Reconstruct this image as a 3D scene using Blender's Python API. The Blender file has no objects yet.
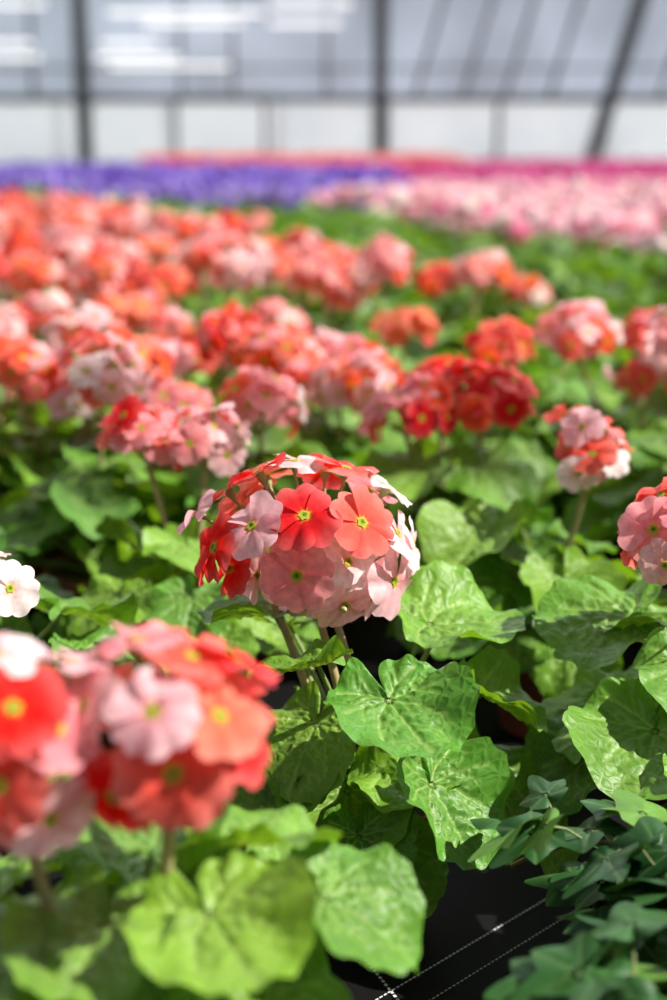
import bpy, math, random
import numpy as np
rng = np.random.default_rng(11)
random.seed(5)
scene = bpy.context.scene
try:
    scene.view_settings.view_transform = 'Standard'
    scene.view_settings.look = 'None'
except Exception as e:
    print(e)

# ------------------------------------------------------------------ materials
def new_mat(name):
    m = bpy.data.materials.new(name); m.use_nodes = True
    nt = m.node_tree; nt.nodes.clear()
    out = nt.nodes.new('ShaderNodeOutputMaterial')
    return m, nt, out

def mixcol(nt, fac, a, b, mode='MIX'):
    n = nt.nodes.new('ShaderNodeMix'); n.data_type = 'RGBA'; n.blend_type = mode
    if isinstance(fac, (int, float)): n.inputs[0].default_value = fac
    else: nt.links.new(fac, n.inputs[0])
    for s, i in ((a, 6), (b, 7)):
        if isinstance(s, (tuple, list)): n.inputs[i].default_value = (*s[:3], 1)
        else: nt.links.new(s, n.inputs[i])
    return n.outputs[2]

def organic(name, rough, transl, bumpkind, spec=0.5, tint=(1, 1, 1)):
    m, nt, out = new_mat(name)
    L = nt.links
    col = nt.nodes.new('ShaderNodeAttribute'); col.attribute_name = 'Col'
    uv = nt.nodes.new('ShaderNodeAttribute'); uv.attribute_name = 'luv'
    noise = nt.nodes.new('ShaderNodeTexNoise'); noise.inputs['Scale'].default_value = 5.0
    noise.inputs['Detail'].default_value = 4
    L.new(uv.outputs['Vector'], noise.inputs['Vector'])
    ramp = nt.nodes.new('ShaderNodeMapRange')
    L.new(noise.outputs[0], ramp.inputs[0])
    ramp.inputs[1].default_value = 0.3; ramp.inputs[2].default_value = 0.7
    ramp.inputs[3].default_value = 0.82; ramp.inputs[4].default_value = 1.12
    mul = nt.nodes.new('ShaderNodeVectorMath'); mul.operation = 'SCALE'
    L.new(col.outputs['Color'], mul.inputs[0]); L.new(ramp.outputs[0], mul.inputs['Scale'])
    base = mul.outputs[0]
    p = nt.nodes.new('ShaderNodeBsdfPrincipled')
    p.inputs['Roughness'].default_value = rough
    p.inputs['Specular IOR Level'].default_value = spec
    L.new(base, p.inputs['Base Color'])
    bump = nt.nodes.new('ShaderNodeBump')
    if bumpkind == 'leaf':
        wrp = nt.nodes.new('ShaderNodeTexNoise'); wrp.inputs['Scale'].default_value = 6
        L.new(uv.outputs['Vector'], wrp.inputs['Vector'])
        wv = nt.nodes.new('ShaderNodeVectorMath'); wv.operation = 'MULTIPLY_ADD'
        L.new(wrp.outputs['Color'], wv.inputs[0]); wv.inputs[1].default_value = (.08, .08, .08)
        L.new(uv.outputs['Vector'], wv.inputs[2])
        vor = nt.nodes.new('ShaderNodeTexVoronoi'); vor.feature = 'DISTANCE_TO_EDGE'
        vor.inputs['Scale'].default_value = 15.0
        L.new(wv.outputs[0], vor.inputs['Vector'])
        mr = nt.nodes.new('ShaderNodeMapRange'); mr.interpolation_type = 'SMOOTHSTEP'
        mr.inputs[1].default_value = 0; mr.inputs[2].default_value = 0.38
        L.new(vor.outputs[0], mr.inputs[0])
        L.new(mr.outputs[0], bump.inputs['Height'])
        bump.inputs['Strength'].default_value = 0.38
        bump.inputs['Distance'].default_value = 0.0013
        # pale reticulate veinlets
        mr2 = nt.nodes.new('ShaderNodeMapRange'); mr2.inputs[1].default_value = 0; mr2.inputs[2].default_value = 0.07
        mr2.inputs[3].default_value = .20; mr2.inputs[4].default_value = 0
        L.new(vor.outputs[0], mr2.inputs[0])
        tcol = mixcol(nt, mr2.outputs[0], base, (.32, .48, .12))
        L.new(tcol, p.inputs['Base Color'])
    elif bumpkind == 'petal':
        w = nt.nodes.new('ShaderNodeTexNoise'); w.inputs['Scale'].default_value = 9
        mp = nt.nodes.new('ShaderNodeMapping'); mp.inputs['Scale'].default_value = (3.0, .5, 1)
        L.new(uv.outputs['Vector'], mp.inputs['Vector']); L.new(mp.outputs[0], w.inputs['Vector'])
        L.new(w.outputs[0], bump.inputs['Height'])
        bump.inputs['Strength'].default_value = 0.25
        bump.inputs['Distance'].default_value = 0.0008
        tcol = base
    else:
        L.new(noise.outputs[0], bump.inputs['Height'])
        bump.inputs['Strength'].default_value = 0.2
        bump.inputs['Distance'].default_value = 0.001
        tcol = base
    L.new(bump.outputs[0], p.inputs['Normal'])
    if transl > 0:
        t = nt.nodes.new('ShaderNodeBsdfTranslucent')
        tc = mixcol(nt, 1.0, tcol, tint, 'MULTIPLY')
        L.new(tc, t.inputs['Color'])
        mx = nt.nodes.new('ShaderNodeMixShader'); mx.inputs[0].default_value = transl
        L.new(p.outputs[0], mx.inputs[1]); L.new(t.outputs[0], mx.inputs[2])
        L.new(mx.outputs[0], out.inputs[0])
    else:
        L.new(p.outputs[0], out.inputs[0])
    return m

M_PETAL = organic('petal_tissue', 0.65, 0.42, 'petal', 0.2)
M_LEAF = organic('leaf_blade', 0.45, 0.32, 'leaf', 0.38, (1.5, 1.35, 0.42))
M_STEM = organic('hairy_stem', 0.6, 0.15, 'stem', 0.3)
M_POT = organic('terracotta_plastic', 0.55, 0.0, 'stem', 0.4)
M_IVY = organic('ivy_leaf_blade', 0.42, 0.18, 'petal', 0.32, (1.4, 1.4, 0.5))
MATS = [M_PETAL, M_LEAF, M_STEM, M_POT, M_IVY]

# ------------------------------------------------------------------ mesh builder
class MB:
    def __init__(s):
        s.V = []; s.F = []; s.C = []; s.U = []; s.n = 0
    def add(s, V, Fs, mat, C, U=None):
        V = np.asarray(V, float)
        C = np.asarray(C, float)
        if C.ndim == 1: C = np.tile(C[:3], (len(V), 1))
        if U is None: U = V * 20
        s.V.append(V); s.C.append(C); s.U.append(U)
        for F in Fs:
            if len(F): s.F.append((np.asarray(F, int) + s.n, mat))
        s.n += len(V)
    def mesh(s, name, mats=MATS):
        me = bpy.data.meshes.new(name)
        V = np.concatenate(s.V); C = np.concatenate(s.C); U = np.concatenate(s.U)
        loops = np.concatenate([F.ravel() for F, m in s.F])
        tot = np.concatenate([np.full(len(F), F.shape[1]) for F, m in s.F])
        mi = np.concatenate([np.full(len(F), m) for F, m in s.F])
        st = np.concatenate([[0], np.cumsum(tot)[:-1]])
        me.vertices.add(len(V)); me.vertices.foreach_set('co', V.astype(np.float32).ravel())
        me.loops.add(len(loops)); me.loops.foreach_set('vertex_index', loops.astype(np.int32))
        me.polygons.add(len(tot)); me.polygons.foreach_set('loop_start', st.astype(np.int32))
        for m in mats: me.materials.append(m)
        me.update(calc_edges=True)
        me.polygons.foreach_set('material_index', mi.astype(np.int32))
        me.polygons.foreach_set('use_smooth', np.ones(len(tot), bool))
        a = me.attributes.new('Col', 'FLOAT_COLOR', 'POINT')
        a.data.foreach_set('color', np.c_[C, np.ones(len(C))].astype(np.float32).ravel())
        b = me.attributes.new('luv', 'FLOAT_VECTOR', 'POINT')
        b.data.foreach_set('vector', U.astype(np.float32).ravel())
        me.validate(); me.update()
        return me

def obj(name, me, loc=(0, 0, 0), rz=0, sc=1, parent=None):
    o = bpy.data.objects.new(name, me)
    o.location = loc; o.rotation_euler = (0, 0, rz)
    o.scale = (sc, sc, sc)
    scene.collection.objects.link(o)
    if parent: o.parent = parent
    return o

def rotm(yaw, pitch, roll):
    cz, sz = math.cos(yaw - math.pi/2), math.sin(yaw - math.pi/2)
    cx, sx = math.cos(pitch), math.sin(pitch)
    cy, sy = math.cos(roll), math.sin(roll)
    Rz = np.array([[cz, -sz, 0], [sz, cz, 0], [0, 0, 1]])
    Rx = np.array([[1, 0, 0], [0, cx, -sx], [0, sx, cx]])
    Ry = np.array([[cy, 0, sy], [0, 1, 0], [-sy, 0, cy]])
    return Rz @ Rx @ Ry

def norm(v):
    v = np.asarray(v, float); return v / (np.linalg.norm(v) + 1e-9)

def basis(n, spin):
    n = norm(n); h = np.array([0, 0, 1.]) if abs(n[2]) < .9 else np.array([1., 0, 0])
    a = norm(np.cross(h, n)); b = np.cross(n, a)
    x = a*math.cos(spin) + b*math.sin(spin); y = np.cross(n, x)
    return np.stack([x, y, n], axis=1)

def tube(mb, pts, rad, mat, col, k=6):
    pts = np.asarray(pts, float); n = len(pts)
    rad = np.broadcast_to(rad, (n,))
    V = []
    for i in range(n):
        d = norm(pts[min(i+1, n-1)] - pts[max(i-1, 0)])
        B = basis(d, 0)
        for j in range(k):
            a = 2*math.pi*j/k
            V.append(pts[i] + rad[i]*(B[:, 0]*math.cos(a) + B[:, 1]*math.sin(a)))
    F = [[i*k+j, i*k+(j+1) % k, (i+1)*k+(j+1) % k, (i+1)*k+j] for i in range(n-1) for j in range(k)]
    mb.add(V, [np.array(F)], mat, col)

def bez(a, b, c, n):
    t = np.linspace(0, 1, n)[:, None]
    return (1-t)**2*np.asarray(a) + 2*t*(1-t)*np.asarray(b) + t*t*np.asarray(c)

# ------------------------------------------------------------------ leaf templates
def seg_dist(P, a, b):
    a = np.array(a); b = np.array(b); d = b-a
    t = np.clip(((P-a) @ d)/(d @ d), 0, 1)
    return np.linalg.norm(P - (a + t[:, None]*d), axis=1)

def leaf_template(nr, nt, seed):
    r = np.random.default_rng(seed+40)
    th = np.linspace(-math.pi, math.pi, nt, endpoint=False) + math.pi/nt
    ph = r.uniform(0, 6.28, 10)
    R = .17*np.cos(th) + np.sqrt(.245 - .029*np.sin(th)**2)
    R = R*(1 - .78*np.exp(-((math.pi-np.abs(th))/.20)**2))
    R = R*(1 + .012*np.cos(7*th+ph[0]) + .016*np.cos(4*th+ph[3]) + (.018*np.cos(19*th+ph[1]) + .006*np.cos(37*th+ph[7]) if nt > 40 else 0))
    fr = (np.arange(1, nr+1)/nr)**.9
    rr = fr[:, None]*R[None, :]
    X = (rr*np.sin(th)).ravel(); Y = (rr*np.cos(th)).ravel()
    P = np.c_[X, Y]; P = np.r_[[[0, 0]], P]
    fr_all = np.r_[0, np.repeat(fr, nt)]; th_all = np.r_[0, np.tile(th, nr)]
    prim, sec = [], []
    def dirp(a, l, o=(0, 0)): return (o[0]+l*math.sin(a), o[1]+l*math.cos(a))
    m1 = dirp(r.uniform(-.06, .06), .3); m2 = (r.uniform(-.03, .03), .62)
    prim += [((0, 0), m1), (m1, m2)]
    for s in (-1, 1):
        for a, l in ((.85, .42), (1.5, .40), (2.25, .32)):
            a = a + r.uniform(-.1, .1)
            e = dirp(s*a, l*.5); e2 = dirp(s*(a-.35), l*.55, e)
            prim += [((0, 0), e), (e, e2)]
            for q in (.55, 1.0):
                o = (e[0]*q, e[1]*q)
                sec.append((o, dirp(s*(a-.95), .16, o))); sec.append((o, dirp(s*(a+.6), .14, o)))
        for y0, l in ((.13, .34), (.25, .29), (.36, .22), (.46, .13)):
            y0 += r.uniform(-.025, .025)
            k = dirp(s*.95, l*.5, (0, y0)); k2 = dirp(s*.6, l*.6, k)
            sec += [((0, y0), k), (k, k2), (k, dirp(s*1.6, .1, k))]
    dp = np.min([seg_dist(P, a, b) for a, b in prim], axis=0)
    ds = np.min([seg_dist(P, a, b) for a, b in sec], axis=0)
    z = .034*(1-np.exp(-dp/.035)) + .026*(1-np.exp(-(ds/.03)**1.4))
    z *= np.clip(fr_all*3, 0, 1)
    z += fr_all**2.5*(.055*np.sin(5*th_all+ph[2]) + .045*np.sin(3*th_all+ph[4])) + .028*fr_all**4*np.sin(9*th_all+ph[5]) + .012*fr_all**5*np.sin(17*th_all+ph[6])
    z += r.uniform(-.35, .55)*P[:, 0]**2 + r.uniform(-.5, .2)*np.clip(P[:, 1], 0, 1)**2
    z += r.uniform(-.05, .22)*np.abs(P[:, 0])*(.5+fr_all)
    vein = np.maximum(np.exp(-(dp/.011)**2), .6*np.exp(-(ds/.009)**2))
    V = np.c_[P, z]
    tri = np.array([[0, 1+(j+1) % nt, 1+j] for j in range(nt)])
    q = np.array([[1+i*nt+j, 1+i*nt+(j+1) % nt, 1+(i+1)*nt+(j+1) % nt, 1+(i+1)*nt+j] for i in range(nr-1) for j in range(nt)])
    return dict(V=V, F=[tri, q[:, ::-1]], vein=vein, edge=fr_all)

LEAF = {'hi': [leaf_template(28, 110, s) for s in range(12)],
        'mid': [leaf_template(7, 30, s) for s in range(8)],
        'low': [leaf_template(2, 12, s) for s in range(4)]}

def add_leaf(mb, pos, yaw, pitch, roll, size, res='mid', tone=1.0, col=None):
    T = LEAF[res][rng.integers(len(LEAF[res]))]
    M = rotm(yaw, pitch, roll)*size
    V = T['V'] @ M.T + np.asarray(pos)
    if col is None:
        h = rng.uniform(-1, 1)
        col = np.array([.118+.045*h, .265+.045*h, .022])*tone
    c = np.tile(np.asarray(col), (len(V), 1))
    v = T['vein'][:, None]
    c = c*(1-.5*v) + np.array([.40, .56, .16])*.5*v
    c = c*(1+.15*T['edge'][:, None]**3)
    U = T['V'].copy(); U[:, 2] = rng.uniform(0, 10)
    mb.add(V, T['F'], 1, c, U)

def leaf_with_petiole(mb, crown, pos, yaw, pitch, roll, size, res, tone=1.0, col=None):
    add_leaf(mb, pos, yaw, pitch, roll, size, res, tone, col)
    crown = np.asarray(crown, float); pos = np.asarray(pos, float)
    mid = (crown+pos)/2 + np.array([0, 0, .02])
    if res != 'low':
        tube(mb, bez(crown, mid, pos + np.array([0, 0, .0005]), 6), [.0028, .0026, .0024, .0022, .002, .0016], 2,
             (.22, .30, .09), 6 if res == 'hi' else 4)

# ------------------------------------------------------------------ flower templates
def flower_template(ns, nw, seed):
    r = np.random.default_rng(seed)
    Vs, Fs, rad, ww = [], [], [], []
    n = 0
    for k in range(5):
        a0 = 2*math.pi*k/5 + r.uniform(-.06, .06)
        sc = r.uniform(.95, 1.06); H = r.uniform(.74, .84); notch = r.uniform(.08, .17)
        ph = r.uniform(0, 6.28); bend = r.uniform(-.12, .14)
        w = np.linspace(-1, 1, nw+1); s = np.linspace(0, 1, ns+1)
        S, W = np.meshgrid(s, w, indexing='ij')
        Rm = sc*(1 - notch*np.exp(-(W/.2)**2) - .22*np.abs(W)**4)
        rr = .10 + .9*S*Rm
        ang = a0 + W*H*(1-.10*S)
        z = -.16*np.exp(-rr/.14) + .10*W*S**.7 + .06*S*np.sin(2.6*W+ph) + .035*S**2*np.sin(6*W+ph*2) + bend*S**2 - .10*rr**2
        z += .035*np.exp(-(W/.15)**2)*S*(-1)
        V = np.c_[(rr*np.cos(ang)).ravel(), (rr*np.sin(ang)).ravel(), z.ravel()]
        q = np.array([[n+i*(nw+1)+j, n+(i+1)*(nw+1)+j, n+(i+1)*(nw+1)+j+1, n+i*(nw+1)+j+1] for i in range(ns) for j in range(nw)])
        Vs.append(V); Fs.append(q); rad.append(rr.ravel()); ww.append(W.ravel()); n += len(V)
    m = 10
    a = np.linspace(0, 2*math.pi, m, endpoint=False)
    er = np.where(np.arange(m) % 2 == 0, .17, .12)
    zr = -.02
    V = np.r_[[[0, 0, -.10]], np.c_[er*np.cos(a), er*np.sin(a), np.full(m, zr)], np.c_[.05*np.cos(a), .05*np.sin(a), np.full(m, -.0)]]
    tri = np.array([[0, 11+i, 11+(i+1) % m] for i in range(m)])
    q = np.array([[11+i, 1+i, 1+(i+1) % m, 11+(i+1) % m] for i in range(m)])
    return dict(V=np.concatenate(Vs), F=np.concatenate(Fs), rad=np.concatenate(rad), W=np.concatenate(ww),
                eV=V, eF=[tri, q])

FLOW = {'hi': [flower_template(9, 12, s) for s in range(8)],
        'mid': [flower_template(4, 6, s) for s in range(6)],
        'low': [flower_template(1, 2, s) for s in range(4)]}

def add_flower(mb, pos, nrm, rad, col, res, origin=None, spin=None):
    T = FLOW[res][rng.integers(len(FLOW[res]))]
    B = basis(nrm, rng.uniform(0, 6.28) if spin is None else spin)*rad
    pos = np.asarray(pos, float)
    V = T['V'] @ B.T + pos
    col = np.asarray(col, float)
    U = T['V'].copy(); U[:, 2] += rng.uniform(0, 9)
    if res == 'low':
        mb.add(V, [T['F']], 0, col, U); return
    rr = T['rad'][:, None]
    pale = 1-(1-col)*.7
    fe = np.clip((rr-.55)/.5, 0, 1)
    c = col*(1-.45*fe) + pale*.45*fe
    deep = col*np.array([.95, .62, .62])
    fi = np.clip((.5-rr)/.3, 0, 1); c = c*(1-.6*fi) + deep*.6*fi
    st = (.5+.5*np.cos(T['W'][:, None]*14))*np.clip(1-rr, 0, 1)*.15
    c = c*(1-st) + deep*st
    ey = np.clip((.20-rr)/.05, 0, 1); c = c*(1-ey) + np.array([.78, .62, .08])*ey
    mb.add(V, [T['F']], 0, c, U)
    eV = T['eV'] @ B.T + pos
    ec = np.tile(np.array([.62, .62, .06]), (len(eV), 1)); ec[0] = (.12, .2, .02); ec[11:] = (.30, .42, .04)
    mb.add(eV, T['eF'], 0, ec)
    n = norm(nrm)
    tube(mb, [pos-n*.0005, pos-n*rad*.22, pos-n*rad*.5], [rad*.1, rad*.16, rad*.05], 2, (.35, .42, .16), 6)
    if origin is not None:
        e = pos - norm(nrm)*rad*.5; o = np.asarray(origin, float)
        mid = o*.45 + e*.55 - norm(nrm)*rad*.3 + np.array([0, 0, .004])
        tube(mb, bez(o, mid, e, 5), .0011, 2, (.36, .38, .17), 5 if res == 'hi' else 3)

RED = (.84, .014, .012); CORAL = (.93, .13, .10); PINK = (.95, .33, .37); LPINK = (.96, .58, .63)
PALE = (.97, .82, .82); ORANGE = (.92, .09, .02); SALMON = (.95, .22, .13)
PAL_RED = [RED, RED, ORANGE, CORAL, SALMON]
PAL_MIX = [RED, CORAL, PINK, LPINK, PINK, ORANGE, PALE]
PAL_PINK = [PINK, LPINK, PALE, CORAL, PINK, LPINK]
PAL_SAL = [SALMON, CORAL, ORANGE, PINK, LPINK, ORANGE, SALMON, PINK]
PAL_LT = [LPINK, PALE, PINK, SALMON, LPINK, CORAL]
def jit(c, a=.12):
    c = np.asarray(c, float); return np.clip(c*(1+rng.uniform(-a, a*.5)) + rng.uniform(-.01, .01, 3), .004, .97)

def add_head(mb, c, rad, nf, pal, fr, res, base):
    c = np.asarray(c, float); rad = np.asarray(rad, float)
    org = c - np.array([0, 0, rad[2]*.9])
    off = rng.uniform(0, 6.28)
    tilt = rng.uniform(-.35, .35, 2)
    main = pal[rng.integers(len(pal))]
    for i in range(nf):
        t = (i+.5)/nf
        cz = 1 - t*1.25; sz = math.sqrt(max(0, 1-cz*cz)); a = off + i*2.39996
        d = np.array([sz*math.cos(a), sz*math.sin(a), cz]) + rng.uniform(-.2, .2, 3)
        d[2] += tilt[0]*d[0] + tilt[1]*d[1]
        p = c + d*rad*rng.uniform(.8, 1.22)
        n = norm(d + rng.uniform(-.45, .45, 3) + np.array([0, 0, .15]))
        cc = main if rng.random() < .3 else pal[rng.integers(len(pal))]
        add_flower(mb, p, n, fr*rng.uniform(.82, 1.12), jit(cc), res, org)
    if base is not None:
        b = np.asarray(base, float)
        mid = np.array([(b[0]*.6+c[0]*.4), (b[1]*.6+c[1]*.4), (b[2]+org[2])/2])
        tube(mb, bez(b, mid, org, 7), [.0034, .0032, .003, .0028, .0027, .0026, .0028], 2, (.40, .34, .16), 8 if res == 'hi' else 4)

def add_pot(mb, x, y, r=.056, h=.095, k=28):
    prof = [(r*.72, 0), (r*.92, h*.78), (r*1.02, h*.80), (r*1.04, h), (r*.97, h), (r*.93, h*.86), (0.001, h*.86)]
    V = []
    for R, z in prof:
        for j in range(k):
            a = 2*math.pi*j/k; V.append((x+R*math.cos(a), y+R*math.sin(a), z+.002))
    F = [[i*k+j, i*k+(j+1) % k, (i+1)*k+(j+1) % k, (i+1)*k+j] for i in range(len(prof)-1) for j in range(k)]
    C = np.tile(np.array([.20, .055, .028]), (len(V), 1)); C[5*k:] = (.02, .012, .008)
    mb.add(V, [np.array(F)], 3, C)

def auto_leaves(mb, cx, cy, n, res, tone=1.0, spread=1.0, a0=None, zmax=.2, zmin=.085, col=None):
    for i in range(n):
        t = (i+.5)/n
        yaw = (0 if a0 is None else a0) + i*2.39996 + rng.uniform(-.35, .35)
        ro = (.088*(1-t) + .022 + rng.uniform(-.015, .015))*spread
        z = zmin + (zmax-zmin)*t**.8 + rng.uniform(-.015, .015)
        pitch = -(.55*(1-t) + .05) + rng.uniform(-.3, .3)
        size = rng.uniform(.066, .100)
        p = (cx+ro*math.cos(yaw), cy+ro*math.sin(yaw), z)
        leaf_with_petiole(mb, (cx, cy, .088), p, yaw+rng.uniform(-.5, .5), pitch, rng.uniform(-.45, .45), size, res, tone*rng.uniform(.7, 1.2), col)

D = math.radians
# ------------------------------------------------------------------ near plants (hand placed)
def near_plant(crown, leaves, heads, auto=10, tone=1.0, extra=None, a0=0, zmax=.19, lsc=.9):
    cx, cy = crown
    mb = MB()
    add_pot(mb, cx, cy)
    for (x, y, z, yaw, pitch, roll, size, *tt) in leaves:
        yw = D(yaw); size = size*lsc
        p = (x - .17*size*math.cos(yw), y - .17*size*math.sin(yw), z)
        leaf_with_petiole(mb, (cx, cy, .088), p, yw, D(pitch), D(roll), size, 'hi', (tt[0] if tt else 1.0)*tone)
    auto_leaves(mb, cx, cy, auto, 'hi', tone*.95, 1.0, a0, zmax=zmax)
    for h in heads:
        add_head(mb, h['c'], h.get('r', (.043, .043, .03)), h.get('n', 16), h['pal'], h.get('fr', .0215), 'hi', (cx, cy, .088))
    if extra: extra(mb)
    me = mb.mesh('potted_primrose')
    for_v = np.empty(len(me.vertices)*3, np.float32); me.vertices.foreach_get('co', for_v)
    for_v = for_v.reshape(-1, 3) - np.array([cx, cy, 0], np.float32); me.vertices.foreach_set('co', for_v.ravel()); me.update()
    return obj('potted_primrose', me, (cx, cy, 0))

def authored_head(mb, c, R, ext, org, L, up=.38, front=.85):
    c = np.array(c); R = np.array(R)
    for x, z, col, fr, ys in L:
        q = 1 - (x/ext[0])**2 - (z/ext[1])**2
        y = ys*R[1]*math.sqrt(max(q, .06))
        p = c + np.array([x, y, z])
        n = norm([x/R[0]*.75, y/R[1]*front, z/R[2]*.7 + up])
        n = norm(n + rng.uniform(-.14, .14, 3))
        add_flower(mb, p, n, fr, jit(col, .06), 'hi', org)

def hero_head(mb):
    c = np.array([-.018, .915, .281])
    org = c + np.array([.012, 0, -.045])
    L = [
        (-.006, -.012, PINK, .0265, -1), (.037, .022, CORAL, .0255, -1), (-.001, .028, RED, .0255, -1),
        (-.036, .020, LPINK, .0245, -1), (-.062, .002, RED, .025, -1), (.060, -.024, LPINK, .026, -1),
        (.026, -.038, LPINK, .0235, -1), (-.002, -.043, LPINK, .020, -.5), (.028, -.006, PALE, .021, -.8),
        (.062, .008, LPINK, .022, -.6), (-.033, .046, RED, .024, .1), (-.008, .052, LPINK, .022, .3),
        (.027, .047, CORAL, .023, .3), (-.055, .032, CORAL, .022, .3), (-.076, .018, LPINK, .021, 0),
        (.056, .033, PALE, .021, .3), (-.033, -.020, LPINK, .021, -.6), (-.072, -.012, RED, .022, -.3),
        (.012, .037, RED, .022, 1), (-.03, .034, SALMON, .022, 1), (.045, .024, PINK, .022, 1), (-.05, .01, CORAL, .022, 1),
        (.05, -.015, PINK, .022, 1), (.050, -.040, LPINK, .021, -.4), (-.052, -.016, RED, .021, -.6),
        (.074, -.006, PALE, .020, -.1)]
    authored_head(mb, c, (.065, .055, .045), (.080, .060), org, L)
    for bx, by, ex, ey in ((.02, .90, .0, 0), (.035, .89, .012, -.012), (.005, .91, -.03, .01)):
        e = org + np.array([ex-.008, ey, 0])
        tube(mb, bez((bx, by, .088), (bx*.6+e[0]*.4+.004, by-.012, .16), e, 9), np.linspace(.0036, .0027, 9), 2, (.42, .34, .16), 10)
    for i in range(9):
        a = rng.uniform(0, 6.28); e = org + np.array([.03*math.cos(a), .03*math.sin(a)-.01, .012+rng.uniform(-.01, .02)])
        tube(mb, [org, (org+e)/2+np.array([0, 0, .004]), e], .001, 2, (.4, .42, .2), 5)
        d = norm(e-org)
        tube(mb, [e, e+d*.003, e+d*.007, e+d*.010], [.001, .0026, .0022, .0004], 2, (.45, .5, .2), 8)

def fore_heads(mb):
    c = np.array([-.070, .545, .305]); org = c + np.array([0, .0, -.036])
    L = [(.006, -.008, CORAL, .0245, -1), (-.0205, -.0246, RED, .0215, -1), (-.002, .018, LPINK, .020, -1),
         (.0246, .012, SALMON, .0215, -.8), (-.033, .014, LPINK, .020, -.8), (.012, .031, CORAL, .020, -.2),
         (.034, -.004, RED, .020, -.5), (-.012, .035, PINK, .020, .3), (-.038, -.006, PINK, .020, -.6),
         (.014, -.026, RED, .020, -.5), (.03, .025, RED, .020, .4), (-.03, .028, LPINK, .02, .5), (.03, .0, CORAL, .02, .9), (0, .02, CORAL, .02, 1), (-.03, 0, CORAL, .02, 1)]
    authored_head(mb, c, (.042, .036, .034), (.045, .042), org, L, .35, .9)
    c2 = np.array([-.132, .535, .302]); org2 = c2 + np.array([0, 0, -.036])
    L = [(.006, .024, RED, .0215, -.9), (.0, -.006, CORAL, .0215, -1), (.018, -.027, LPINK, .021, -1), (-.006, .038, PALE, .020, -.2),
         (.022, .012, PINK, .019, -.7), (-.014, -.028, PINK, .020, -.9), (-.028, .014, CORAL, .02, -.6), (-.030, -.012, LPINK, .02, -.5),
         (.024, .032, LPINK, .02, .4), (-.02, .035, LPINK, .02, .4), (.02, .01, CORAL, .02, 1), (-.02, .01, CORAL, .02, 1)]
    authored_head(mb, c2, (.038, .034, .034), (.042, .045), org2, L, .35, .9)
    for o, b in ((org, (-.095, .57, .088)), (org2, (-.115, .57, .088))):
        m = ((o[0]+b[0])/2+.006, (o[1]+b[1])/2, .18)
        tube(mb, bez(b, m, o, 9), np.linspace(.0036, .0028, 9), 2, (.38, .34, .15), 8)

near_plant((.02, .90), [
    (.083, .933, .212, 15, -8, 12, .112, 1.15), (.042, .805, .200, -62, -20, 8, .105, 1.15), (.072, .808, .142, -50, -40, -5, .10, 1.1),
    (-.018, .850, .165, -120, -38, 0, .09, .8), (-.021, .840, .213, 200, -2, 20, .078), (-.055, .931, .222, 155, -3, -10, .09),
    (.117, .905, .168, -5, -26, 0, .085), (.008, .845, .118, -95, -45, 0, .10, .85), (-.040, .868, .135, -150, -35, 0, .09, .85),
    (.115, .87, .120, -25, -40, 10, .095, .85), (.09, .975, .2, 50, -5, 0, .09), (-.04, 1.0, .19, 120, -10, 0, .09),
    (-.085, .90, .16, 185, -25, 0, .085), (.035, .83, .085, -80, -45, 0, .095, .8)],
    [], auto=7, extra=hero_head, zmax=.15)

near_plant((.275, .97), [
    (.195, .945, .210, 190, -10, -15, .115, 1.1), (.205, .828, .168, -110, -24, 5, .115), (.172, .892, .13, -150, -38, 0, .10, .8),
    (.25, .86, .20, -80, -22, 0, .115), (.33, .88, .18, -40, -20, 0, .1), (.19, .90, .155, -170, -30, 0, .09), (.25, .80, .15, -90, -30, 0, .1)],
    [dict(c=(.240, .905, .279), pal=[PINK, CORAL, LPINK, PINK, CORAL], r=(.038, .04, .036), n=18)], auto=13)

near_plant((-.29, .90), [
    (-.195, 1.0, .2, 60, -15, 0, .1, .9), (-.21, .90, .16, -20, -25, 0, .09), (-.20, .84, .15, -60, -30, 10, .09), (-.17, .95, .18, 0, -20, 0, .09)],
    [dict(c=(-.248, .87, .258), pal=[LPINK, PALE, PALE, LPINK], r=(.038, .04, .022), n=13), dict(c=(-.264, .88, .310), pal=PAL_RED, n=8, r=(.03, .03, .018))], auto=16)

near_plant((-.105, .575), [
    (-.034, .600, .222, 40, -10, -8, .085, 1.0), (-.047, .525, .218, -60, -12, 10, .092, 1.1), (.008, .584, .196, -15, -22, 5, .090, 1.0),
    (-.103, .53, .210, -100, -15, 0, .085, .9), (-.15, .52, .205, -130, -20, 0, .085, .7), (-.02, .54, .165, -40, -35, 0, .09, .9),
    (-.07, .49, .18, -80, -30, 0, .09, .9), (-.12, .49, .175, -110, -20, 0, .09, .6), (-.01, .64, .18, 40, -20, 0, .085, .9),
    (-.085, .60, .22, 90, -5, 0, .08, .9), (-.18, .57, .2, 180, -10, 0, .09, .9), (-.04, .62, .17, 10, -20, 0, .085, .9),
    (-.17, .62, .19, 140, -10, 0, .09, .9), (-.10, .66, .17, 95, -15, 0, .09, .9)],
    [], extra=fore_heads, auto=12, zmax=.19)

near_plant((-.13, 1.22), [
    (-.12, 1.10, .17, -100, -25, 0, .085), (-.19, 1.12, .165, -130, -25, 0, .09, .9), (-.06, 1.14, .16, -60, -30, 0, .08),
    (-.10, 1.06, .14, -90, -30, 0, .09), (-.15, 1.07, .12, -90, -30, 0, .09)],
    [dict(c=(-.168, 1.23, .282), pal=[RED, CORAL, ORANGE, PINK, CORAL], r=(.032, .03, .026), n=13, fr=.021), dict(c=(-.118, 1.24, .276), pal=[PINK, LPINK, CORAL, PINK], r=(.034, .03, .030), n=13, fr=.02)], auto=18)

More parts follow.
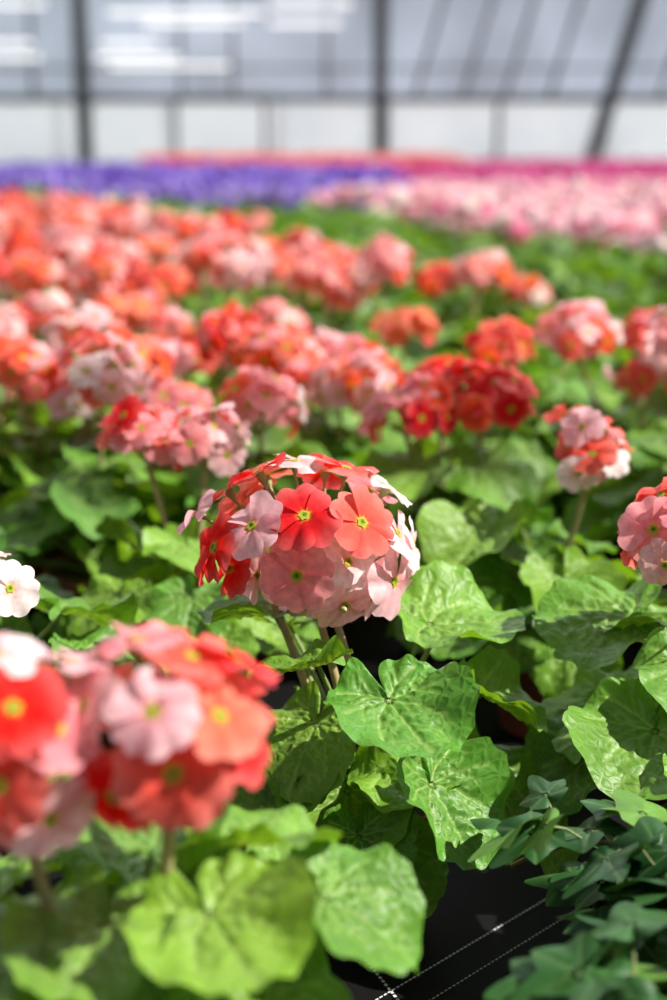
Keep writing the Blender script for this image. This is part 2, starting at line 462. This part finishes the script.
near_plant((.20, 1.24), [
    (.128, 1.175, .205, -130, -22, 0, .11, .95), (.20, 1.12, .18, -80, -30, 0, .10), (.11, 1.12, .15, -120, -35, 0, .09)],
    [dict(c=(.224, 1.20, .272), pal=[PINK, PALE, CORAL, CORAL, LPINK], r=(.022, .03, .036), n=13, fr=.019)], auto=18)

near_plant((.12, 1.46), [(.16, 1.38, .22, -60, -20, 0, .12), (.08, 1.37, .22, -120, -20, 0, .11)],
    [dict(c=(.158, 1.42, .284), pal=PAL_RED, r=(.045, .04, .030), n=20, fr=.023), dict(c=(.075, 1.40, .274), pal=[RED, CORAL, PINK, RED, ORANGE], r=(.038, .03, .028), n=14),
     dict(c=(.115, 1.47, .290), pal=PAL_RED, r=(.035, .03, .022), n=12)], auto=16)

near_plant((-.37, 1.20), [], [], auto=20, tone=.9)
near_plant((.44, 1.26), [], [dict(c=(.46, 1.22, .28), pal=PAL_PINK)], auto=18)

# ------------------------------------------------------------------ mid distance plants
def plant_variant(nheads, pal_list, nleaf, res, hz=.28, fr=.0215, nf=14, tone=1.0, zmax=.2, col=None, pot=True):
    mb = MB()
    if pot: add_pot(mb, 0, 0, k=14)
    auto_leaves(mb, 0, 0, nleaf, res, tone, 1.0, rng.uniform(0, 6), zmax=zmax, col=col)
    for i in range(nheads):
        a = rng.uniform(0, .9) + i*2*math.pi/max(nheads, 1); ro = rng.uniform(.03, .085) if nheads > 1 else .02
        add_head(mb, (ro*math.cos(a), ro*math.sin(a), hz+rng.uniform(-.035, .03)), (.038, .038, .027), nf,
                 pal_list[rng.integers(len(pal_list))], fr, res, (0, 0, .088))
    return mb

ORS = [SALMON, CORAL, SALMON, ORANGE, LPINK]
ALLP = [PAL_SAL, PAL_SAL, PAL_MIX, PAL_PINK, PAL_RED, ORS, PAL_MIX, PAL_LT]
VAR_DENSE = [plant_variant(2 + (k % 2), ALLP, 16, 'mid').mesh('primrose_in_flower') for k in range(12)]
VAR_SPARSE = [plant_variant(n, ALLP, 20, 'mid').mesh('primrose_in_flower') for n in (0, 0, 1, 1, 2, 2)]
VAR_GREEN = [plant_variant(0, ALLP, 20, 'mid', zmax=.235, tone=t).mesh('young_primrose') for t in (.5, .75, .95)]
WP1, WP2, WP3 = (.95, .50, .68), (.92, .22, .46), (.85, .12, .38)
WPK = [[LPINK, PALE, WP1, WP2], [PALE, (.97, .84, .88), WP1, WP2], [WP3, WP1, PALE, WP2]]
VAR_PALE = [plant_variant(3, WPK, 10, 'mid', nf=12).mesh('pale_pink_primrose') for _ in range(5)]
MAG = [[(.55, .012, .20), (.62, .03, .28), (.75, .12, .40), (.85, .35, .55)]]
PUR = [[(.20, .10, .60), (.12, .06, .45), (.34, .24, .75)], [(.32, .22, .70), (.50, .40, .86), (.24, .13, .62)]]
VAR_PUR = [plant_variant(4, PUR, 8, 'mid', nf=12).mesh('violet_primrose') for _ in range(4)]

def empty(name):
    e = bpy.data.objects.new(name, None); scene.collection.objects.link(e); return e
bed_s = empty('salmon_primrose_bed'); bed_g = empty('young_primrose_bed'); bed_p = empty('pale_pink_primrose_bed')
bed_m = empty('magenta_primrose_bed'); bed_v = empty('violet_primrose_bed'); bed_o = empty('coral_primrose_bed')

def edge1(x): return float(np.interp(x, [-3.5, -1.8, -.9, -.26, .153, .58, 1.2], [8.2, 7.3, 5.8, 4.3, 3.15, 2.42, 1.9]))
def edge2(x): return float(np.interp(x, [-3.0, -1.4, -.5, .07, .45, .9, 1.6], [8.2, 7.8, 7.0, 5.7, 4.8, 3.6, 2.8]))
sp = .225
rowi = 0
y = 1.46
while y < 8.0:
    w = .28*y + .55
    xs = np.arange(-w, w, sp) + (rowi % 2)*sp/2
    for x in xs:
        px = x + rng.uniform(-.03, .03); py = y + rng.uniform(-.03, .03)
        if py < 1.60 and -.02 < px < .28: continue
        rz = rng.uniform(0, 6.28); sc = rng.uniform(.92, 1.1)
        e1, e2 = edge1(px), edge2(px)
        if py < e1:
            dense = py > (1.62 if px < -.2 else 2.3) and px < .12
            right = px > .05
            if dense: me = VAR_DENSE[rng.integers(12)] if rng.random() < .9 else VAR_SPARSE[2]
            elif right: me = VAR_SPARSE[rng.integers(0, 3)]
            elif py > 1.6: me = VAR_SPARSE[rng.integers(1, 6)]
            else: me = VAR_SPARSE[rng.integers(0, 4)]
            obj('primrose', me, (px, py, 0), rz, sc, bed_s)
        elif py < e2 or (px < -.3 - .1*py and py < 7.2):
            obj('primrose', VAR_GREEN[rng.integers(3)], (px, py, 0), rz, sc, bed_g)
        elif px > .2 or (px > -.1 and rng.random() < .5):
            if rng.random() < .12: obj('primrose', VAR_GREEN[rng.integers(3)], (px, py, 0), rz, sc, bed_g)
            else: obj('primrose', VAR_PALE[rng.integers(5)], (px, py, 0), rz, sc, bed_p)
        else:
            obj('primrose', VAR_PUR[rng.integers(4)] if (py > 6.7 and px > -.24*py) else VAR_GREEN[rng.integers(3)], (px, py, 0), rz, sc, bed_v)
    y += sp*.92; rowi += 1
for (x, yy, v) in ((.27, 1.86, 0), (.38, 1.76, 3), (.25, 2.78, 0), (.38, 2.8, 2), (-.06, 1.80, 5), (.03, 1.72, 4), (-.34, 1.66, 1), (-.22, 1.7, 2), (.50, 1.88, 7)):
    obj('primrose', VAR_DENSE[v], (x, yy, 0), rng.uniform(0, 6), 1.0, bed_s)

# ------------------------------------------------------------------ far patches (1 m squares of low detail plants)
def patch(pals, nheads, tone=1.0, dens=5, hz=.27, jz=.04):
    mb = MB()
    for i in range(dens):
        for j in range(dens):
            cx, cy = (i+.5)/dens-.5+rng.uniform(-.03, .03), (j+.5)/dens-.5+rng.uniform(-.03, .03)
            for q in range(7):
                yaw = q*2.4+rng.uniform(-.3, .3); ro = rng.uniform(.03, .10)
                add_leaf(mb, (cx+ro*math.cos(yaw), cy+ro*math.sin(yaw), rng.uniform(.12, .21)), yaw, rng.uniform(-.6, 0), 0, .11, 'low', tone)
            pal = pals[rng.integers(len(pals))]
            for h in range(nheads):
                if rng.random() < .15: continue
                a = rng.uniform(0, 6.28); ro = rng.uniform(.02, .09)
                add_head(mb, (cx+ro*math.cos(a), cy+ro*math.sin(a), hz+rng.uniform(-.03, jz)), (.042, .042, .03), 11,
                         pal, .023, 'low', None)
    return mb.mesh('flower_patch')
P_PUR = [patch(PUR, 3, jz=.08), patch(PUR, 2, jz=.08)]
P_PALE = [patch(WPK, 2), patch(WPK, 3)]
P_MAG = [patch(MAG, 3, jz=.08), patch(MAG, 2, jz=.08)]
P_OR = [patch([PAL_SAL, PAL_PINK, PAL_RED], 3, hz=.31, jz=.1), patch([PAL_SAL, PAL_RED, PAL_PINK], 3, hz=.31, jz=.1)]
P_GR = [patch(WPK, 0, .6, hz=.2), patch(WPK, 0, .85)]
for iy in range(12):
    yy = 8.45 + iy
    for ix in range(-8, 9):
        x = ix*1.0
        if abs(x) > .34*yy + 2: continue
        u = x/yy
        if yy < 9:
            if u < -.21: ps, b = P_GR, bed_g
            elif u < .06: ps, b = P_PUR, bed_v
            else: ps, b = P_PALE, bed_p
        elif yy < 14.2:
            if u < -.22: ps, b = P_GR, bed_g
            elif u < .06: ps, b = P_PUR, bed_v
            else: ps, b = P_MAG, bed_m
        elif yy < 16.2:
            if u < -.02: ps, b = P_PUR, bed_v
            else: ps, b = P_MAG, bed_m
        else:
            if u < -.11 or (u > .17 and ix % 2): ps, b = P_GR, bed_g
            elif u > .1: ps, b = P_MAG, bed_m
            else: ps, b = P_OR, bed_o
        obj('flower_patch', ps[rng.integers(2)], (x, yy, 0), rng.integers(4)*math.pi/2, 1.0, b)

# ------------------------------------------------------------------ ivy
def ivy_template(seed, nr=8, nt=64):
    r = np.random.default_rng(seed)
    th = np.linspace(-math.pi, math.pi, nt, endpoint=False) + math.pi/nt
    R = np.interp(np.abs(th), [0, .12, .35, .52, .8, .95, 1.15, 1.5, 1.75, 2.05, 2.35, 2.75, 3.0, 3.15],
                  [.70, .60, .41, .34, .43, .49, .41, .31, .31, .36, .33, .26, .16, .08])
    fr = np.arange(1, nr+1)/nr
    rr = fr[:, None]*R
    P = np.r_[[[0, 0]], np.c_[(rr*np.sin(th)).ravel(), (rr*np.cos(th)).ravel()]]
    fa = np.r_[0, np.repeat(fr, nt)]; ta = np.r_[0, np.tile(th, nr)]
    segs = [((0, 0), (.6*math.sin(a), .6*math.cos(a))) for a in (0, .93, -.93, 2.05, -2.05)]
    d = np.min([seg_dist(P, a, b) for a, b in segs], axis=0)
    z = .02*(1-np.exp(-d/.05)) + fa**2*.05*np.sin(3*ta+r.uniform(0, 6)) - .15*fa**2*r.uniform(0, 1)
    tri = np.array([[0, 1+(j+1) % nt, 1+j] for j in range(nt)])
    q = np.array([[1+i*nt+j, 1+i*nt+(j+1) % nt, 1+(i+1)*nt+(j+1) % nt, 1+(i+1)*nt+j] for i in range(nr-1) for j in range(nt)])
    return dict(V=np.c_[P, z], F=[tri, q[:, ::-1]], vein=np.exp(-(d/.014)**2))
IVY = [ivy_template(s) for s in range(4)]
def ivy_plant(cx, cy, vines, rmax):
    mb = MB(); add_pot(mb, cx, cy, .05, .085)
    for k in range(vines):
        a = 2*math.pi*k/vines + rng.uniform(-.2, .2); L = rmax*rng.uniform(.6, 1.1)
        e = np.array([cx+L*math.cos(a), cy+L*math.sin(a), rng.uniform(.03, .13)])
        m = np.array([cx+L*.45*math.cos(a), cy+L*.45*math.sin(a), rng.uniform(.17, .23)])
        pts = bez((cx, cy, .08), m, e, 12)
        tube(mb, pts, .0016, 2, (.20, .14, .06), 6)
        for i in range(2, 12):
            for s in ((-1, 1) if i % 3 == 0 else ((-1,) if i % 2 else (1,))):
                yaw = a + s*rng.uniform(.3, 1.5); off = rng.uniform(.012, .03)
                p = pts[i] + np.array([off*math.cos(yaw), off*math.sin(yaw), rng.uniform(.0, .025)])
                size = rng.uniform(.05, .076)*(1-.25*i/12)
                T = IVY[rng.integers(4)]
                V = T['V'] @ (rotm(yaw, rng.uniform(-1.0, .1), rng.uniform(-.6, .6))*size).T + p
                g = rng.random()
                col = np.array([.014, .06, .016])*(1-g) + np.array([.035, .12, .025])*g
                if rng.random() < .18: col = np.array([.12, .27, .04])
                v = T['vein'][:, None]*.4
                U = T['V'].copy(); U[:, 2] = rng.uniform(0, 9)
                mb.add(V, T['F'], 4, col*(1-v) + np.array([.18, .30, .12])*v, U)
                tube(mb, [pts[i], (pts[i]+p)/2+np.array([0, 0, .003]), p], .0008, 2, (.22, .26, .1), 4)
    me = mb.mesh('potted_ivy')
    co = np.empty(len(me.vertices)*3, np.float32); me.vertices.foreach_get('co', co)
    co = co.reshape(-1, 3) - np.array([cx, cy, 0], np.float32); me.vertices.foreach_set('co', co.ravel()); me.update()
    obj('potted_ivy', me, (cx, cy, 0))
ivy_plant(.245, .69, 15, .15)
ivy_plant(.18, .53, 11, .10)
ivy_plant(-.20, .42, 10, .13)

# ------------------------------------------------------------------ ground cover
def simple(name, col, rough=.6, noise=None, metallic=0, col2=None, transl=0, emit=0):
    m, nt, out = new_mat(name)
    p = nt.nodes.new('ShaderNodeBsdfPrincipled'); p.inputs['Roughness'].default_value = rough
    p.inputs['Metallic'].default_value = metallic
    if emit:
        p.inputs['Emission Color'].default_value = (1, 1, 1, 1); p.inputs['Emission Strength'].default_value = emit
    tc = nt.nodes.new('ShaderNodeTexCoord')
    n = nt.nodes.new('ShaderNodeTexNoise'); n.inputs['Scale'].default_value = noise or 3
    nt.links.new(tc.outputs['Object'], n.inputs['Vector'])
    c = mixcol(nt, n.outputs[0], col, col2 or tuple(min(1, x*1.25) for x in col))
    nt.links.new(c, p.inputs['Base Color'])
    if transl:
        t = nt.nodes.new('ShaderNodeBsdfTranslucent'); nt.links.new(c, t.inputs[0])
        mx = nt.nodes.new('ShaderNodeMixShader'); mx.inputs[0].default_value = transl
        nt.links.new(p.outputs[0], mx.inputs[1]); nt.links.new(t.outputs[0], mx.inputs[2])
        nt.links.new(mx.outputs[0], out.inputs[0])
    else:
        nt.links.new(p.outputs[0], out.inputs[0])
    return m

m, nt, out = new_mat('woven_weed_mat')
L = nt.links
p = nt.nodes.new('ShaderNodeBsdfPrincipled'); p.inputs['Roughness'].default_value = .6
p.inputs['Specular IOR Level'].default_value = .12
tc = nt.nodes.new('ShaderNodeTexCoord')
mp = nt.nodes.new('ShaderNodeMapping'); mp.inputs['Rotation'].default_value = (0, 0, D(-25))
L.new(tc.outputs['Object'], mp.inputs[0])
w1 = nt.nodes.new('ShaderNodeTexWave'); w1.bands_direction = 'X'; w1.inputs['Scale'].default_value = 130
w2 = nt.nodes.new('ShaderNodeTexWave'); w2.bands_direction = 'Y'; w2.inputs['Scale'].default_value = 130
L.new(mp.outputs[0], w1.inputs[0]); L.new(mp.outputs[0], w2.inputs[0])
mm = nt.nodes.new('ShaderNodeMath'); mm.operation = 'MULTIPLY'
L.new(w1.outputs['Fac'], mm.inputs[0]); L.new(w2.outputs['Fac'], mm.inputs[1])
L.new(mixcol(nt, mm.outputs[0], (.003, .003, .003), (.010, .010, .011)), p.inputs['Base Color'])
b = nt.nodes.new('ShaderNodeBump'); b.inputs['Strength'].default_value = .3; b.inputs['Distance'].default_value = .0006
L.new(mm.outputs[0], b.inputs['Height']); L.new(b.outputs[0], p.inputs['Normal'])
L.new(p.outputs[0], out.inputs[0])
M_MAT = m

def boxes(name, bl, mat, parent=None):
    V, F = [], []
    for B in bl:
        cx, cy, cz, sx, sy, sz = B[:6]; lean = B[6] if len(B) > 6 else 0
        n = len(V)
        for dz in (-.5, .5):
            for dx, dy in ((-.5, -.5), (.5, -.5), (.5, .5), (-.5, .5)):
                V.append((cx+dx*sx+lean*dz, cy+dy*sy, cz+dz*sz))
        F += [[n, n+3, n+2, n+1], [n+4, n+5, n+6, n+7]] + [[n+i, n+(i+1) % 4, n+4+(i+1) % 4, n+4+i] for i in range(4)]
    me = bpy.data.meshes.new(name); me.from_pydata(V, [], F); me.materials.append(mat)
    o = bpy.data.objects.new(name, me); scene.collection.objects.link(o)
    if parent: o.parent = parent
    return o

boxes('floor', [(0, 8, -.05, 19, 27, .1)], M_MAT)
M_THREAD = simple('white_thread', (.5, .5, .48), .7)
dash = []
def thread(x0, y0, x1, y1, w, step, fill):
    Lh = math.hypot(x1-x0, y1-y0); n = int(Lh/step); dx, dy = (x1-x0)/Lh, (y1-y0)/Lh
    for i in range(n):
        a = i*step; bb = a+step*fill
        dash.append(((x0+dx*a, y0+dy*a), (x0+dx*bb, y0+dy*bb), w, (-dy, dx)))
thread(-.28, 1.54, .23, .36, .0010, .0045, .6)
thread(-.20, .575, .55, 1.30, .0006, .004, .7)
thread(-.18, .560, .57, 1.285, .0004, .004, .6)
V, F = [], []
for a, bq, w, nn in dash:
    n = len(V)
    for q in (a, bq):
        V.append((q[0]-nn[0]*w, q[1]-nn[1]*w, .0012)); V.append((q[0]+nn[0]*w, q[1]+nn[1]*w, .0012))
    F.append([n, n+2, n+3, n+1])
me = bpy.data.meshes.new('marker_threads'); me.from_pydata(V, [], F); me.materials.append(M_THREAD)
scene.collection.objects.link(bpy.data.objects.new('marker_threads', me))

# ------------------------------------------------------------------ greenhouse shell
M_STEEL = simple('galvanised_steel', (.07, .085, .095), .5, 4)
M_PANEL = simple('white_wall_board', (.80, .82, .83), .6, 1.2, col2=(.98, .98, .97), transl=.7)
M_SLAT = simple('glow_slat', (.95, .95, .95), .4, emit=1.1)  # white slats with added emission, standing in for bright streaks
def film(name, col, transp, transl):
    m, nt, out = new_mat(name)
    t = nt.nodes.new('ShaderNodeBsdfTransparent'); t.inputs[0].default_value = (1, 1, 1, 1)
    d = nt.nodes.new('ShaderNodeBsdfDiffuse'); tr = nt.nodes.new('ShaderNodeBsdfTranslucent')
    tc = nt.nodes.new('ShaderNodeTexCoord'); n = nt.nodes.new('ShaderNodeTexNoise'); n.inputs['Scale'].default_value = .8
    nt.links.new(tc.outputs['Object'], n.inputs['Vector'])
    c = mixcol(nt, n.outputs[0], tuple(x*.7 for x in col), tuple(min(1, x*1.3) for x in col))
    nt.links.new(c, d.inputs[0]); nt.links.new(c, tr.inputs[0])
    m1 = nt.nodes.new('ShaderNodeMixShader'); m1.inputs[0].default_value = transl
    nt.links.new(d.outputs[0], m1.inputs[1]); nt.links.new(tr.outputs[0], m1.inputs[2])
    m2 = nt.nodes.new('ShaderNodeMixShader'); m2.inputs[0].default_value = transp
    nt.links.new(m1.outputs[0], m2.inputs[1]); nt.links.new(t.outputs[0], m2.inputs[2])
    nt.links.new(m2.outputs[0], out.inputs[0])
    return m
M_FILM = film('clear_film', (.9, .92, .95), .9, .6)
M_MILKY = film('milky_polycarbonate', (.62, .65, .70), .06, .7)

YB = 21.0
wb = empty('wall_back')
boxes('lower_boards', [(-8.0+1.6*i, YB, .6, 1.6, .06, 1.2) for i in range(11)], M_PANEL, wb)
boxes('upper_glazing', [(0, YB+.02, 2.15, 18, .02, 1.9)], M_MILKY, wb)
fr = [(0, YB-.05, 1.19, 18, .08, .09), (0, YB-.05, 3.1, 18, .1, .12)]
for x in (-8.0, -3.62, .68): fr.append((x, YB-.10, 1.55, .2, .2, 3.1))
fr.append((4.1, YB-.1, 1.55, .2, .2, 3.1, .85)); fr.append((8.2, YB-.1, 1.55, .2, .2, 3.1, .5))
for x in (-6.5, -5.1, -4.35, -2.2, -1.45, -.1): fr.append((x, YB-.03, 2.15, .05, .05, 1.9))
for x in (1.45, 2.15, 2.75, 3.4, 5.0, 5.7): fr.append((x, YB-.03, 2.15, .06, .05, 1.9, .55))
for x in (-5.6, -2.3, -1.0, 2.4, 5.2): fr.append((x, YB-.05, .6, .06, .04, 1.2))
fr.append((0, YB-.03, 1.62, 18, .03, .035))
boxes('steel_frame', fr, M_STEEL, wb)
sl = []
for z, segs in ((2.47, ((-5.4, -4.1), (-.9, .25))), (2.36, ((-3.2, -1.0),)), (2.22, ((-2.7, -1.3), (-.9, .1))),
                (1.76, ((-5.2, -4.2), (-3.4, -2.2))), (1.64, ((-3.2, -1.5),)), (1.95, ((-4.9, -4.3), (-3.3, -2.5)))):
    for a, c in segs: sl.append(((a+c)/2, YB-.2, z, c-a, .06, .05))
boxes('glow_slats', sl, M_SLAT, wb)

for nm, x in (('wall_left', -9.2), ('wall_right', 9.2)):
    e = empty(nm)
    boxes('film', [(x, 8.5, 1.55, .01, 25, 3.1)], M_FILM, e)
    boxes('posts', [(x, -4+2.5*i, 1.55, .08, .08, 3.1) for i in range(11)] + [(x, 8.5, 1.0, .05, 25, .05)], M_STEEL, e)
e = empty('wall_front')
boxes('film', [(0, -4, 1.55, 18.4, .01, 3.1)], M_FILM, e)
boxes('posts', [(-8+4*i, -4, 1.55, .1, .1, 3.1) for i in range(5)], M_STEEL, e)
ce = empty('ceiling')
def arch_pts(n=24):
    return [(9.2*math.cos(math.pi*i/n), 3.1 + 2.2*math.sin(math.pi*i/n)) for i in range(n+1)]
A = arch_pts()
V = [(x, yy, z) for yy in (-4, 21) for x, z in A]; k = len(A)
me = bpy.data.meshes.new('roof_film'); me.from_pydata(V, [], [[i, i+1, k+i+1, k+i] for i in range(k-1)]); me.materials.append(M_FILM)
o = bpy.data.objects.new('roof_film', me); scene.collection.objects.link(o); o.parent = ce
for yy in np.arange(-4, 21.1, 2.5):
    mb = MB(); tube(mb, [(x, yy, z-.04) for x, z in A], .025, 0, (.2, .2, .2), 6)
    o = obj('roof_hoop', mb.mesh('roof_hoop', [M_STEEL]), parent=ce)

# ------------------------------------------------------------------ light
# sky: dim blue overhead, glow added towards the far end to brighten back wall
w = bpy.data.worlds.new('sky'); scene.world = w; w.use_nodes = True
nt = w.node_tree; nt.nodes.clear()
o = nt.nodes.new('ShaderNodeOutputWorld'); bg = nt.nodes.new('ShaderNodeBackground')
tc = nt.nodes.new('ShaderNodeTexCoord'); sx = nt.nodes.new('ShaderNodeSeparateXYZ')
nt.links.new(tc.outputs['Generated'], sx.inputs[0])
c = mixcol(nt, sx.outputs[2], (.97, .98, 1.0), (.75, .85, 1.0))
nt.links.new(c, bg.inputs[0])
mr = nt.nodes.new('ShaderNodeMapRange'); mr.interpolation_type = 'SMOOTHSTEP'
mr.inputs[1].default_value = .35; mr.inputs[2].default_value = 1.0; mr.inputs[3].default_value = .34; mr.inputs[4].default_value = 3.0
nt.links.new(sx.outputs[1], mr.inputs[0]); nt.links.new(mr.outputs[0], bg.inputs[1])
nt.links.new(bg.outputs[0], o.inputs[0])
from mathutils import Vector
sd = bpy.data.lights.new('sun', 'SUN'); sd.energy = 9.8; sd.angle = D(.6); sd.color = (1, .95, .86)
so = bpy.data.objects.new('sun', sd); scene.collection.objects.link(so)
so.rotation_euler = Vector((-.66, .06, -.72)).to_track_quat('-Z', 'Y').to_euler()
so.location = (5, 3, 8)

# ------------------------------------------------------------------ camera
cam = bpy.data.cameras.new('camera'); co = bpy.data.objects.new('camera', cam); scene.collection.objects.link(co)
cam.sensor_fit = 'VERTICAL'; cam.sensor_height = 36; cam.lens = 50
co.location = (0, 0, .54); co.rotation_euler = (D(90-14.33), 0, 0)
cam.dof.use_dof = True; cam.dof.focus_distance = .885; cam.dof.aperture_fstop = 3.6
cam.clip_start = .01
scene.camera = co
